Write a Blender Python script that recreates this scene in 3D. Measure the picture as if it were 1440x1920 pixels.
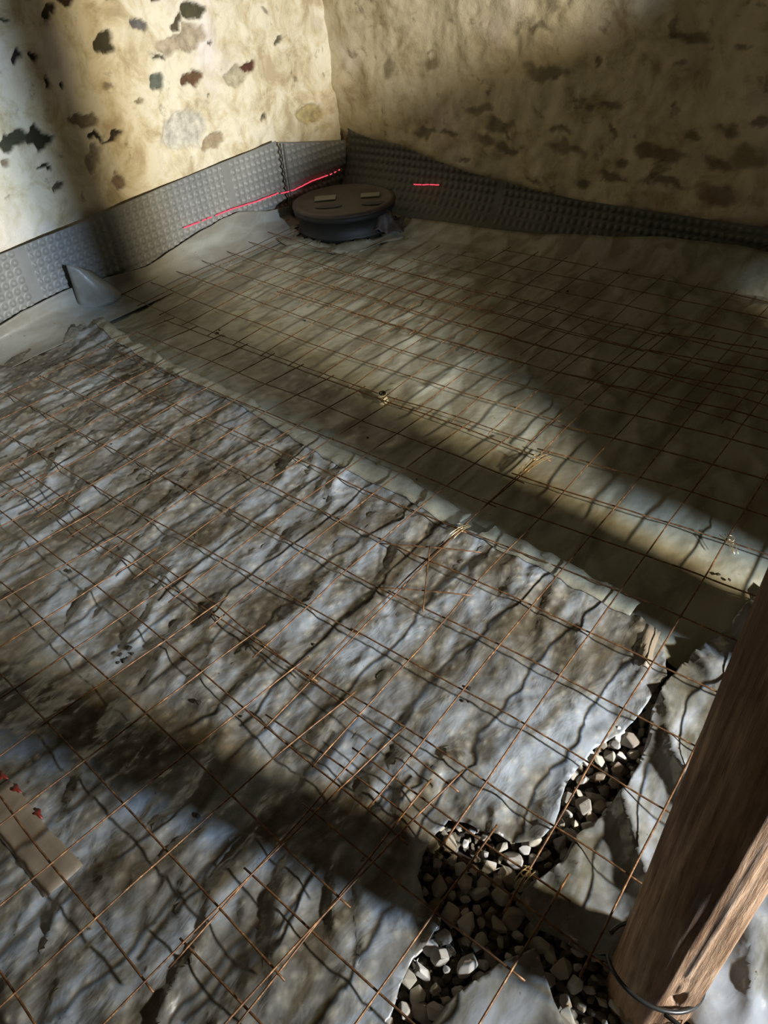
import bpy, bmesh, math, random
import numpy as np
from mathutils import Matrix, Vector
from mathutils.geometry import delaunay_2d_cdt
for o in list(bpy.data.objects): bpy.data.objects.remove(o)
scn = bpy.context.scene; COL = scn.collection
S = 0.15                       # one mesh cell = 15 cm; plan coordinates below are in cells
rng = random.Random(7); nrng = np.random.RandomState(3)

# ------------------------------------------------------------------ camera, world, lamps, exposure
R = np.array([[0.7841131, 0.61614787, -0.07435357], [0.34500266, -0.5323386, -0.77303867], [-0.51588741, 0.58049756, -0.62998632]])
C = np.array([11.74065597, -8.52007055, 8.7886267]); FPX = 1404.0
cd = bpy.data.cameras.new('camera'); cam = bpy.data.objects.new('camera', cd); COL.objects.link(cam)
cd.sensor_fit = 'HORIZONTAL'; cd.sensor_width = 36; cd.lens = 36 * FPX / 1440; cd.clip_start = 0.02
M3 = np.array([R[0], -R[1], -R[2]]).T
mw = Matrix([[*M3[0], C[0]*S], [*M3[1], C[1]*S], [*M3[2], C[2]*S], [0, 0, 0, 1]])
cam.matrix_world = mw; scn.camera = cam
scn.view_settings.view_transform = 'Standard'; scn.view_settings.look = 'None'
scn.view_settings.gamma = 1; scn.view_settings.use_curve_mapping = False; scn.view_settings.exposure = 0.0
w = bpy.data.worlds.new('world'); scn.world = w; w.use_nodes = True
w.node_tree.nodes['Background'].inputs[0].default_value = (1.0, 0.84, 0.56, 1); w.node_tree.nodes['Background'].inputs[1].default_value = 0.050

def area_lamp(name, loc, target, col, power, size):
    d = bpy.data.lights.new(name, 'AREA'); d.shape = 'DISK'; d.size = size; d.color = col; d.energy = power; d.spread = math.radians(105)
    o = bpy.data.objects.new(name, d); COL.objects.link(o); o.location = Vector(loc)*S
    o.rotation_euler = (Vector(target)-Vector(loc)).to_track_quat('-Z', 'Y').to_euler(); return o
LW = (25.0, -1.72, 7.7); LK = (25.0, -2.32, 7.3)
area_lamp('warm_work_light', LW, (-9, 8, 4), (1.0, 0.82, 0.55), 80, 0.15)
area_lamp('cool_work_light', LK, (-9, 4, 3), (0.60, 0.76, 1.0), 74, 0.14)

# ------------------------------------------------------------------ helpers
def ray(u, v): return R.T @ np.array([(u-720)/FPX, (v-960)/FPX, 1.0])
def fl(u, v, z=0.0):
    d = ray(u, v); t = (z-C[2])/d[2]; return C+t*d
def onpl(u, v, n, d0):
    n = np.array(n, float); r = ray(u, v); t = (d0-n@C)/(n@r); return C+t*r
def pj(p):
    y = R @ (np.array(p, float)-C); return 720+FPX*y[0]/y[2], 960+FPX*y[1]/y[2]
def sm(x): x = np.clip(x, 0, 1); return x*x*(3-2*x)
def hsh(ix, iy, seed):
    h = (ix.astype(np.int64)*374761393 + iy.astype(np.int64)*668265263 + seed*1442695041) & 0x7fffffff
    h = (h ^ (h >> 13)) * 1274126177 & 0x7fffffff
    h = h ^ (h >> 16)
    return (h & 0xffffff)/float(0xffffff)
def vnoise(x, y, seed=0):
    x = np.asarray(x, float); y = np.asarray(y, float)
    ix = np.floor(x); iy = np.floor(y); fx = x-ix; fy = y-iy
    fx = fx*fx*fx*(fx*(fx*6-15)+10); fy = fy*fy*fy*(fy*(fy*6-15)+10)
    a = hsh(ix, iy, seed); b = hsh(ix+1, iy, seed); c = hsh(ix, iy+1, seed); d = hsh(ix+1, iy+1, seed)
    return (a*(1-fx)+b*fx)*(1-fy)+(c*(1-fx)+d*fx)*fy
def fbm(x, y, seed=0, o=4):
    s = 0; a = .5; t = 0
    for k in range(o):
        s = s+a*vnoise(x*2**k+17.3*k, y*2**k-9.1*k, seed+k); t += a; a *= .5
    return s/t
def ridge(x, y, seed=0): return 1-np.abs(2*fbm(x, y, seed, 3)-1)*2.2
def mesh_obj(name, V, F, mat, parent=None, smooth=True):
    me = bpy.data.meshes.new(name); me.from_pydata([tuple(map(float, v)) for v in V], [], F)
    me.materials.append(mat)
    if smooth: me.polygons.foreach_set('use_smooth', [True]*len(me.polygons))
    me.update(); o = bpy.data.objects.new(name, me); COL.objects.link(o)
    if parent: o.parent = parent; o.matrix_parent_inverse = parent.matrix_world.inverted() if False else Matrix.Translation(-parent.location)
    return o
def empty(name, loc):
    o = bpy.data.objects.new(name, None); COL.objects.link(o); o.location = loc; o.empty_display_size = .05; return o
def tag(o, label, cat, group=None, kind=None):
    o['label'] = label; o['category'] = cat
    if group: o['group'] = group
    if kind: o['kind'] = kind
    return o
def grid(nu, nv, f):
    V = [f(i/(nu-1), j/(nv-1)) for j in range(nv) for i in range(nu)]
    F = [(j*nu+i, j*nu+i+1, (j+1)*nu+i+1, (j+1)*nu+i) for j in range(nv-1) for i in range(nu-1)]
    return V, F
def grid_faces(nu, nv): return [(j*nu+i, j*nu+i+1, (j+1)*nu+i+1, (j+1)*nu+i) for j in range(nv-1) for i in range(nu-1)]
def tube(V, F, pts, r, n=6):
    """append a closed tube along pts (metres)"""
    pts = [Vector(p) for p in pts]; b = len(V)
    for k, p in enumerate(pts):
        t = (pts[min(k+1, len(pts)-1)]-pts[max(k-1, 0)]).normalized()
        s = t.cross(Vector((0, 0, 1)));  s = s.normalized() if s.length > 1e-3 else Vector((1, 0, 0))
        q = s.cross(t)
        rr = r[k] if isinstance(r, (list, tuple)) else r
        for a in range(n):
            an = 2*math.pi*a/n; V.append(tuple(p+(s*math.cos(an)+q*math.sin(an))*rr))
    for k in range(len(pts)-1):
        for a in range(n):
            c = b+k*n; F.append((c+a, c+(a+1) % n, c+n+(a+1) % n, c+n+a))
    F.append(tuple(b+a for a in range(n))[::-1]); e = b+(len(pts)-1)*n; F.append(tuple(e+a for a in range(n)))
def solid(o, th, off=-1):
    m = o.modifiers.new('thickness', 'SOLIDIFY'); m.thickness = th; m.offset = off; return o

# ------------------------------------------------------------------ materials
def mat(name):
    m = bpy.data.materials.new(name); m.use_nodes = True; nt = m.node_tree; return m, nt, nt.nodes['Principled BSDF']
def N(nt, t, **k):
    n = nt.nodes.new(t)
    for a, b in k.items():
        if a == 'inp':
            for i, v in b.items(): n.inputs[i].default_value = v
        else: setattr(n, a, b)
    return n
def L(nt, a, b): nt.links.new(a, b)
def ramp(nt, fac, stops):
    r = N(nt, 'ShaderNodeValToRGB'); e = r.color_ramp.elements
    while len(e) < len(stops): e.new(.5)
    for el, (p, c) in zip(e, stops): el.position = p; el.color = (*c, 1) if len(c) == 3 else c
    L(nt, fac, r.inputs[0]); return r.outputs[0]
def coords(nt, scale=(1, 1, 1), rot=(0, 0, 0), kind='Object'):
    tc = N(nt, 'ShaderNodeTexCoord'); mp = N(nt, 'ShaderNodeMapping'); mp.inputs['Scale'].default_value = scale; mp.inputs['Rotation'].default_value = rot
    L(nt, tc.outputs[kind], mp.inputs[0]); return mp.outputs[0]
def noise(nt, vec, sc, det=6, ro=.6, dist=0):
    n = N(nt, 'ShaderNodeTexNoise'); n.inputs['Scale'].default_value = sc; n.inputs['Detail'].default_value = det
    n.inputs['Roughness'].default_value = ro; n.inputs['Distortion'].default_value = dist; L(nt, vec, n.inputs['Vector']); return n.outputs['Fac']
def mix(nt, f, a, b, mode='MIX'):
    m = N(nt, 'ShaderNodeMix', data_type='RGBA', blend_type=mode)
    for i, v in ((0, f), (6, a), (7, b)):
        if isinstance(v, (int, float)): m.inputs[i].default_value = v
        elif isinstance(v, tuple): m.inputs[i].default_value = (*v, 1)
        else: L(nt, v, m.inputs[i])
    return m.outputs[2]
def math_(nt, op, a, b=None):
    m = N(nt, 'ShaderNodeMath', operation=op)
    for i, v in ((0, a), (1, b)):
        if v is None: continue
        if isinstance(v, (int, float)): m.inputs[i].default_value = v
        else: L(nt, v, m.inputs[i])
    return m.outputs[0]
def bump(nt, b, h, st, d=.01, prev=None):
    n = N(nt, 'ShaderNodeBump'); n.inputs['Strength'].default_value = st; n.inputs['Distance'].default_value = d
    L(nt, h, n.inputs['Height'])
    if prev is not None: L(nt, prev, n.inputs['Normal'])
    if b: L(nt, n.outputs[0], b.inputs['Normal'])
    return n.outputs[0]

def plastic_mat(name, light, mid, dirt, rough=.33, wr=1.0, stones=.5):
    m, nt, b = mat(name); v = coords(nt); vs = coords(nt, (1.0, .35, 1), (0, 0, .1))
    n1 = noise(nt, vs, 11, 5, .55, .6); n2 = noise(nt, v, 30, 5, .6)
    c = ramp(nt, n1, [(.40, dirt), (.5, mid), (.59, light)])
    vo = N(nt, 'ShaderNodeTexVoronoi', feature='SMOOTH_F1'); vo.inputs['Scale'].default_value = 42; vo.inputs['Randomness'].default_value = 1; L(nt, v, vo.inputs['Vector'])
    st = ramp(nt, vo.outputs['Distance'], [(.12, (1, 1, 1)), (.42, (0, 0, 0))])
    f = math_(nt, 'MULTIPLY', st, math_(nt, 'MULTIPLY', n2, stones))
    c = mix(nt, f, c, (.46, .42, .32))
    c = mix(nt, ramp(nt, noise(nt, v, 70, 3, .5), [(.0, (0, 0, 0)), (.70, (0, 0, 0)), (.78, (1, 1, 1))]), c, (.06, .045, .03))
    big = noise(nt, v, 2.3, 3, .5)
    c = mix(nt, ramp(nt, big, [(.5, (0, 0, 0)), (.66, (.55, .55, .55))]), c, dirt)
    L(nt, c, b.inputs['Base Color']); b.inputs['Specular IOR Level'].default_value = .55
    L(nt, ramp(nt, n2, [(.3, (rough-.1,)*3), (.7, (rough+.22,)*3)]), b.inputs['Roughness'])
    wn = noise(nt, coords(nt, (1, .6, 1), (0, 0, .3)), 22, 3, .5, .5); p = bump(nt, None, wn, .38*wr, .014)
    p = bump(nt, None, vo.outputs['Distance'], .5*wr, .008, p); nt.nodes[-1].invert = True
    bump(nt, b, n2, .12*wr, .004, p)
    return m
M_MAIN = plastic_mat('clear_sheet_over_gravel', (.245, .27, .29), (.155, .152, .135), (.07, .058, .038), .25)
M_FAR = plastic_mat('dusty_sheet', (.30, .30, .235), (.245, .24, .175), (.165, .15, .10), .40, .35, .1)
M_GLOSS = plastic_mat('loose_shiny_sheet', (.235, .25, .265), (.16, .16, .145), (.075, .068, .048), .15, .45, .2)
M_UP = plastic_mat('upturned_sheet', (.25, .26, .235), (.22, .225, .2), (.19, .185, .155), .38, .2, 0)
m, nt, b = mat('clear_packing_tape'); M_TAPE = m
b.inputs['Base Color'].default_value = (.46, .43, .31, 1); b.inputs['Roughness'].default_value = .28; b.inputs['Alpha'].default_value = .42
bump(nt, b, noise(nt, coords(nt), 40, 4), .4, .006)
m, nt, b = mat('rusty_wire'); M_WIRE = m
v = coords(nt); c = ramp(nt, noise(nt, v, 60, 4, .6), [(.3, (.045, .02, .01)), (.55, (.16, .075, .028)), (.75, (.40, .22, .09))]); L(nt, c, b.inputs['Base Color'])
b.inputs['Metallic'].default_value = .35; b.inputs['Roughness'].default_value = .5; bump(nt, b, noise(nt, v, 300, 2), .5, .001)
m, nt, b = mat('tie_wire_metal'); M_TIE = m
b.inputs['Base Color'].default_value = (.55, .42, .22, 1); b.inputs['Metallic'].default_value = .7; b.inputs['Roughness'].default_value = .35
m, nt, b = mat('bare_ground'); M_GROUND = m
c = ramp(nt, noise(nt, coords(nt), 40, 6), [(.3, (.018, .013, .009)), (.7, (.05, .038, .026))]); L(nt, c, b.inputs['Base Color']); b.inputs['Roughness'].default_value = .95
m, nt, b = mat('crushed_stone'); M_STONE = m
oi = N(nt, 'ShaderNodeObjectInfo'); c = ramp(nt, oi.outputs['Random'], [(0, (.34, .31, .26)), (.35, (.52, .47, .36)), (.6, (.46, .44, .41)), (.85, (.75, .73, .68)), (1, (.26, .2, .14))])
v = coords(nt); c = mix(nt, ramp(nt, noise(nt, v, 90, 5), [(.35, (0, 0, 0)), (.7, (.6, .6, .6))]), c, (.16, .13, .09)); L(nt, c, b.inputs['Base Color']); b.inputs['Roughness'].default_value = .8
bump(nt, b, noise(nt, v, 220, 5), .5, .002)
m, nt, b = mat('deep_stones'); M_STONE2 = m
v = coords(nt); c = ramp(nt, noise(nt, v, 45, 3), [(.3, (.07, .055, .035)), (.7, (.24, .21, .16))]); L(nt, c, b.inputs['Base Color']); b.inputs['Roughness'].default_value = .9
# membrane
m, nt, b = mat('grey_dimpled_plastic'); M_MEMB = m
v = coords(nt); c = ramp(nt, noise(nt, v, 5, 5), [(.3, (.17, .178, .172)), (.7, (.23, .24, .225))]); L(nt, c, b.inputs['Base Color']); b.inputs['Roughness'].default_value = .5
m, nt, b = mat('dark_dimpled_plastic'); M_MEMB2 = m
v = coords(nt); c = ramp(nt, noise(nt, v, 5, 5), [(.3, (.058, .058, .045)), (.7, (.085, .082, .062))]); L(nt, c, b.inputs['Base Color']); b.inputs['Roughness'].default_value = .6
# lime wash wall: patch attribute = bare stones
def wall_mat(name, hi, mid, lo, spots):
    m, nt, b = mat(name); v = coords(nt)
    c = ramp(nt, noise(nt, v, 6.5, 8, .66, .5), [(.36, lo), (.46, mid), (.56, hi)])
    c = mix(nt, ramp(nt, noise(nt, v, 2.6, 4, .5), [(.55, (0, 0, 0)), (.72, (.75, .75, .75))]), c, tuple(min(1, x*1.12) for x in (hi[0], hi[1], hi[2]*1.25)))
    c = mix(nt, ramp(nt, noise(nt, v, 9, 5, .6, .3), [(.0, (0, 0, 0)), (spots, (0, 0, 0)), (spots+.09, (.7, .7, .7))]), c, (.13, .10, .055))
    at = N(nt, 'ShaderNodeAttribute', attribute_name='patch'); ac = N(nt, 'ShaderNodeAttribute', attribute_name='patchcol')
    pc = mix(nt, ramp(nt, noise(nt, v, 26, 5), [(.35, (0, 0, 0)), (.7, (.5, .5, .5))]), ac.outputs['Color'], (.03, .028, .02))
    c = mix(nt, at.outputs['Fac'], c, pc)
    L(nt, c, b.inputs['Base Color']); b.inputs['Roughness'].default_value = .92; b.inputs['Specular IOR Level'].default_value = .2
    p = bump(nt, None, noise(nt, v, 14, 8, .65), .5, .02); bump(nt, b, noise(nt, v, 90, 4), .3, .003, p); return m
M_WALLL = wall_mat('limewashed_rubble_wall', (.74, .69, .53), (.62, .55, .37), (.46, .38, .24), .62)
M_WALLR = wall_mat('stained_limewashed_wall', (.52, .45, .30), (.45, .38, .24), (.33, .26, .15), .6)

# ------------------------------------------------------------------ setting
def ground_z(): return -.5
gx0, gx1, gy0, gy1 = -11, 30, -16, 17
V = [(gx0*S, gy0*S, -.5*S), (gx1*S, gy0*S, -.5*S), (gx1*S, gy1*S, -.5*S), (gx0*S, gy1*S, -.5*S)]
V += [(a, c_, d-.05) for a, c_, d in V]
o = mesh_obj('floor', V, [(0, 1, 2, 3), (7, 6, 5, 4), (0, 4, 5, 1), (1, 5, 6, 2), (2, 6, 7, 3), (3, 7, 4, 0)], M_GROUND, smooth=False); o['kind'] = 'structure'

XW = -9.55                                     # left wall plane
def yw(x): return 15.0 - .035*(x-XW)            # right wall plane, a few degrees off square
PL = [ # u, v, ru, rv, colour  (left wall bare stones)
 (205, 83, 19, 17, (.06, .055, .03)), (362, 24, 19, 20, (.09, .085, .045)), (333, 38, 12, 11, (.1, .085, .05)), (270, 47, 15, 10, (.16, .15, .14)),
 (132, 6, 18, 16, (.05, .03, .02)), (97, 24, 9, 12, (.05, .045, .03)), (215, 2, 16, 6, (.06, .055, .03)), (300, -2, 8, 6, (.08, .04, .02)), (368, 143, 19, 12, (.15, .085, .045)),
 (298, 156, 14, 15, (.13, .145, .11)), (474, 131, 13, 8, (.11, .045, .03)), (393, 181, 7, 4, (.1, .08, .05)), (75, 258, 30, 16, (.05, .045, .025)), (25, 262, 32, 15, (.07, .07, .04)),
 (185, 259, 19, 8, (.03, .03, .025)), (222, 258, 26, 7, (.05, .04, .03)), (85, 313, 12, 5, (.05, .04, .02)), (100, 317, 7, 4, (.04, .03, .02)),
 (64, 100, 8, 9, (.06, .04, .03)), (42, 109, 9, 6, (.05, .035, .03)), (113, 152, 5, 5, (.04, .03, .02)), (92, 150, 7, 3, (.08, .06, .04)), (12, 42, 14, 5, (.09, .07, .04)),
 (300, 105, 14, 3, (.1, .09, .06)), (450, 143, 18, 13, (.52, .47, .33)), (400, 78, 6, 4, (.13, .12, .09)), (160, 228, 25, 14, (.25, .21, .14)), (180, 300, 24, 18, (.36, .32, .24)),
 (345, 245, 42, 36, (.66, .63, .52)), (255, 185, 10, 7, (.3, .26, .16)), (400, 270, 25, 13, (.42, .34, .22)), (230, 343, 14, 12, (.3, .22, .15)), (120, 352, 18, 6, (.16, .13, .08)), (500, 220, 5, 5, (.16, .15, .1)), (525, 77, 7, 5, (.17, .15, .1)),
 (585, 215, 22, 20, (.54, .46, .24)), (20, 310, 10, 10, (.3, .24, .16)), (345, 78, 45, 20, (.50, .42, .30))]
PR = [(1290, 66, 34, 10, (.10, .085, .03)), (1025, 135, 38, 13, (.13, .1, .05)), (1010, 55, 26, 8, (.14, .11, .06)), (935, 232, 26, 12, (.12, .09, .05)), (895, 205, 24, 8, (.16, .12, .07)),
 (1050, 245, 20, 8, (.12, .08, .04)), (1140, 206, 22, 7, (.12, .09, .05)), (1103, 205, 8, 6, (.12, .09, .05)), (1150, 246, 6, 5, (.07, .05, .03)), (1092, 340, 12, 9, (.05, .035, .02)), (1150, 330, 30, 8, (.06, .04, .02)),
 (1060, 280, 32, 12, (.13, .085, .04)), (1250, 288, 32, 14, (.12, .08, .035)), (1215, 285, 25, 8, (.14, .1, .04)), (1350, 366, 38, 19, (.10, .055, .02)), (1240, 345, 44, 9, (.09, .06, .03)), (1345, 312, 28, 12, (.1, .07, .03)), (1400, 300, 34, 24, (.13, .1, .03)),
 (1365, 250, 22, 10, (.1, .08, .03)), (1300, 255, 16, 8, (.13, .12, .03)), (838, 252, 16, 6, (.1, .06, .03)), (797, 246, 18, 8, (.13, .1, .06)), (868, 298, 10, 5, (.13, .1, .05)), (1165, 302, 10, 8, (.1, .07, .03)), (1275, 120, 10, 6, (.14, .11, .05)), (1430, 225, 18, 8, (.1, .07, .03)),
 (800, 118, 16, 12, (.19, .15, .08)), (730, 130, 10, 20, (.2, .16, .09)), (915, 270, 18, 14, (.15, .1, .06)), (950, 280, 20, 10, (.13, .1, .05)), (1390, 90, 20, 8, (.15, .12, .06)), (1030, 0, 8, 16, (.2, .17, .1)), (1120, 120, 6, 6, (.12, .09, .04)), (1000, 340, 12, 4, (.12, .09, .05))]
def build_wall(name, kind, matl, patches, a0, a1, z0, z1, step, seed):
    na = int((a1-a0)/step)+1; nz = int((z1-z0)/step)+1
    A, Z = np.meshgrid(np.linspace(a0, a1, na), np.linspace(z0, z1, nz))
    D = (fbm(A*.42, Z*.42, seed, 4)-.5)*.55 + (fbm(A*1.7, Z*1.7, seed+9, 3)-.5)*.14
    wa = A+(fbm(A*2.2, Z*2.2, seed+20)-.5)*.55; wz = Z+(fbm(A*2.2, Z*2.2, seed+30)-.5)*.55
    P = np.zeros_like(A); PC = np.zeros(A.shape+(3,))
    n, d0 = ((1, 0, 0), XW) if kind == 'L' else ((.035, 1, 0), 15.0+.035*XW)
    ax = 1 if kind == 'L' else 0
    for (u, v, ru, rv, col) in patches:
        c = onpl(u, v, n, d0); e = onpl(u+ru, v, n, d0); g = onpl(u, v-rv, n, d0)
        ra = abs(e[ax]-c[ax]); rz = abs(g[2]-c[2])
        d = np.sqrt(((wa-c[ax])/max(ra, .06))**2+((wz-c[2])/max(rz, .06))**2)
        soft = .32 if kind == 'L' else .7
        k = sm((1.05-d)/soft+.5)*(1 if kind == 'L' else .7); k = np.where(k > P, k, 0)
        PC[k > 0] = col; P = np.maximum(P, k)
    D = D-P*(.10 if kind == 'L' else .04)
    if kind == 'L': X = (XW+D-.1); Y = A; 
    else: X = A; Y = 15.0-.035*(A-XW)-D+.1
    V = np.stack([X*S, Y*S, Z*S], -1).reshape(-1, 3)
    F = grid_faces(na, nz)
    o = mesh_obj(name, V, F, matl); o['kind'] = 'structure'
    at = o.data.attributes.new('patch', 'FLOAT', 'POINT'); at.data.foreach_set('value', P.ravel())
    ca = o.data.attributes.new('patchcol', 'FLOAT_COLOR', 'POINT'); ca.data.foreach_set('color', np.concatenate([PC.reshape(-1, 3), np.ones((P.size, 1))], 1).ravel())
    solid(o, .12, -1 if kind == 'L' else -1)
    return o
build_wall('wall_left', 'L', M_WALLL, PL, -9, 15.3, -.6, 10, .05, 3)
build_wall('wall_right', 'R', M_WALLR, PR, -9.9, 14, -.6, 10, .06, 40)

# ------------------------------------------------------------------ plastic sheets
def zone_far(x, y): return sm((y-(3.3-.17*x))/1.6)
def H_main(x, y):
    wx = x+.9*(fbm(x*.5, y*.5, 71, 2)-.5)+.22*y; wy = y+.9*(fbm(x*.5, y*.5, 81, 2)-.5)
    m = .35+1.3*sm((fbm(x*.45, y*.45, 91, 2)-.35)/.35)
    r = np.clip(ridge(wx*.8, wy*.30, 5), 0, 1)**2.5*.075*m + (fbm(wx*1.5, wy*.75, 12, 3)-.5)*.12
    r = r + np.clip(ridge(wx*2.3+.5*wy, wy*.55, 45), 0, 1)**2*.03*m
    r = r + (fbm(wx*4.8, wy*3.8, 33, 2)-.5)*.075
    return -.18 + r
def H_far(x, y):
    return -.19 + (fbm(x*.8, y*.5, 61, 4)-.5)*.10 + np.clip(ridge(x*.6+.2*y, y*.3, 77), 0, 1)**5*.06
def H_gloss(x, y):
    return -.21 + np.clip(ridge((x*.75+y*.67)*1.1, (x-y)*.22, 91), 0, 1)**1.5*.20 + (fbm(x*1.6, y*1.2, 95, 4)-.5)*.16
def px(pts, z): return [tuple(fl(u, v, z)[:2]) for u, v in pts]
def resample(poly, step, wob, seed):
    out = []; n = len(poly)
    for k in range(n):
        a = np.array(poly[k]); b_ = np.array(poly[(k+1) % n]); d = np.linalg.norm(b_-a); m = max(1, int(d/step))
        for t in range(m):
            p = a+(b_-a)*t/m
            if wob: p = p+(np.array([fbm(np.array(p[0]*2.), np.array(p[1]*2.), seed), fbm(np.array(p[0]*2.), np.array(p[1]*2.), seed+5)])-.5)*wob
            out.append(p)
    return np.array(out)
def inside(P, poly):
    x, y = P[:, 0], P[:, 1]; r = np.zeros(len(P), bool); n = len(poly); j = n-1
    for i in range(n):
        xi, yi = poly[i]; xj, yj = poly[j]
        if yi != yj: r ^= ((yi > y) != (yj > y)) & (x < (xj-xi)*(y-yi)/(yj-yi)+xi)
        j = i
    return r
def sheet(name, poly, Hf, matl, step=.09, wob=.12, seed=0, th=.0006, edge=0.0, parent=None):
    B = resample(poly, step*.8, wob, seed)
    x0, y0 = B.min(0); x1, y1 = B.max(0)
    X, Y = np.meshgrid(np.arange(x0, x1, step), np.arange(y0, y1, step)); P = np.stack([X.ravel(), Y.ravel()], 1)
    P = P+(nrng.rand(*P.shape)-.5)*step*.5
    P = P[inside(P, B)]
    pts = [Vector(p) for p in B]+[Vector(p) for p in P]
    r = delaunay_2d_cdt(pts, [], [list(range(len(B)))], 1, 1e-4)
    Q = np.array([tuple(p) for p in r[0]]); Z = Hf(Q[:, 0], Q[:, 1])
    V = np.stack([Q[:, 0]*S, Q[:, 1]*S, Z*S], 1)
    F = []
    for f in r[2]:
        a, b_, c_ = (Q[i] for i in f[:3])
        F.append(tuple(f) if (b_[0]-a[0])*(c_[1]-a[1])-(b_[1]-a[1])*(c_[0]-a[0]) > 0 else tuple(f)[::-1])
    return solid(mesh_obj(name, V, F, matl, parent), th)
ZP = -.2
main_edge = [(162, 590), (217, 640), (300, 690), (430, 748), (560, 825), (647, 880), (747, 927), (857, 992), (942, 1037), (1015, 1072), (1080, 1113), (1182, 1160), (1238, 1200), (1248, 1272),
 (1220, 1312), (1200, 1342), (1164, 1376), (1110, 1410), (1068, 1468), (1048, 1520), (1034, 1560), (1010, 1582), (962, 1588), (915, 1568), (880, 1548), (846, 1540), (822, 1570), (800, 1602), (776, 1650), (790, 1692), (826, 1738), (778, 1792), (752, 1860), (728, 1930)]
P_main = px(main_edge, ZP)
P_main = [(-8.9, P_main[0][1]+.1)] + P_main[0:] + [(10.3, -8.2), (10.3, -11.5), (-8.9, -11.5)]
o = sheet('plastic_sheet', P_main, H_main, M_MAIN, .07, .10, 1)
tag(o, 'crinkled clear plastic sheet spread over gravel in the foreground and middle', 'plastic sheet')
under = px([(140, 620), (217, 655), (300, 710), (430, 775), (560, 850), (647, 905), (747, 955), (857, 1015), (942, 1060), (1015, 1095), (1080, 1135), (1182, 1185), (1238, 1235), (1290, 1275), (1345, 1260), (1430, 1180), (1500, 1150)], ZP-.1)
P_far = [(-9.2, under[0][1])]+under+[(14, -1.0), (14, 13.6), (2, 14.0), (-4, 13.6), (-7, 14.6), (-9.3, 14.8)]
o = sheet('plastic_sheet', P_far, lambda x, y: H_far(x, y)-.10*(1-sm((y-(1.4-.2*x+.6))/1.2)), M_FAR, .10, .04, 9)
tag(o, 'smooth dusty plastic sheet lying behind the taped seam, reaching the far wall', 'plastic sheet')
gl = px([(1246, 1284), (1300, 1232), (1378, 1162), (1430, 1105)], ZP)+[(13.2, .2), (14.5, -2), (14.5, -7.5)]+px([(1500, 2050), (1330, 2010), (1290, 1925), (1170, 1818), (1110, 1795), (1005, 1746), (966, 1704), (996, 1660), (1052, 1626), (1094, 1556), (1132, 1522), (1176, 1482), (1200, 1432), (1216, 1380), (1222, 1336)], ZP)
o = sheet('plastic_sheet', gl, H_gloss, M_GLOSS, .06, .06, 21)
tag(o, 'shiny loose plastic sheet with folds beside the timber post', 'plastic sheet')
fp = px([(1006, 1772), (1022, 1822), (1040, 1872), (1066, 1925), (1080, 2000), (780, 2000), (806, 1925), (828, 1892), (868, 1848), (930, 1806)], -.1)
o = sheet('plastic_flap', fp, lambda x, y: -.16+(fbm(x*1.1, y*1.1, 44)-.5)*.25, M_GLOSS, .06, .03, 31)
tag(o, 'torn triangular plastic flap over the dark gravel at the bottom edge', 'plastic flap')
m, nt, b = mat('dull_tape'); M_DULL = m
b.inputs['Base Color'].default_value = (.24, .19, .13, 1); b.inputs['Roughness'].default_value = .5; b.inputs['Alpha'].default_value = .6
# tape over the seam
def tape(path, wd, zf, label, seed):
    P = [np.array(fl(u, v, ZP)[:2]) for u, v in path]; Q = []
    for a, b_ in zip(P[:-1], P[1:]):
        n = max(2, int(np.linalg.norm(b_-a)/.12)); Q += [a+(b_-a)*t/n for t in range(n)]
    Q.append(P[-1]); V = []; n = len(Q); m = 6
    for k, p in enumerate(Q):
        t = Q[min(k+1, n-1)]-Q[max(k-1, 0)]; t = t/np.linalg.norm(t); s = np.array([-t[1], t[0]])
        ww = wd*(.85+.3*vnoise(np.array(k*.35), np.array(seed*3.1), seed))
        for a in range(m):
            q = p+s*ww*(a/(m-1)-.25); z = zf(q[0], q[1]); V.append((q[0]*S, q[1]*S, float(z)*S))
    F = [(k*m+a, (k+1)*m+a, (k+1)*m+a+1, k*m+a+1) for k in range(n-1) for a in range(m-1)]
    o = solid(mesh_obj('tape_strip', V, [f[::-1] for f in F], M_TAPE), .0003); tag(o, label, 'tape', 'tape strips along the seam'); return o
ztape = lambda x, y: np.maximum(H_main(np.array(x), np.array(y)), H_far(np.array(x), np.array(y)))+.03
tape(main_edge[0:5], .34, ztape, 'clear tape strip on the plastic seam nearest the left wall', 1)
tape([(545, 815), (647, 878), (747, 926), (860, 993)], .5, ztape, 'clear tape strip on the middle of the plastic seam, up to the tied double wire', 2)
tape([(905, 1012), (942, 1035), (1015, 1070), (1080, 1110), (1184, 1160)], .42, ztape, 'clear tape strip on the plastic seam nearest the timber post', 3)
tape([(1212, 1262), (1218, 1225), (1232, 1188)], .2, ztape, 'short crumpled tape piece at the seam end by the gravel gap', 4).data.materials[0] = M_DULL
tape([(-30, 1500), (50, 1600), (105, 1670)], .5, lambda x, y: H_main(np.array(x), np.array(y))+.02, 'dull tape patch with red marks at the left edge of the floor', 5).data.materials[0] = M_DULL
m, nt, b = mat('red_marker_paint'); b.inputs['Base Color'].default_value = (.13, .014, .007, 1)
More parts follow.
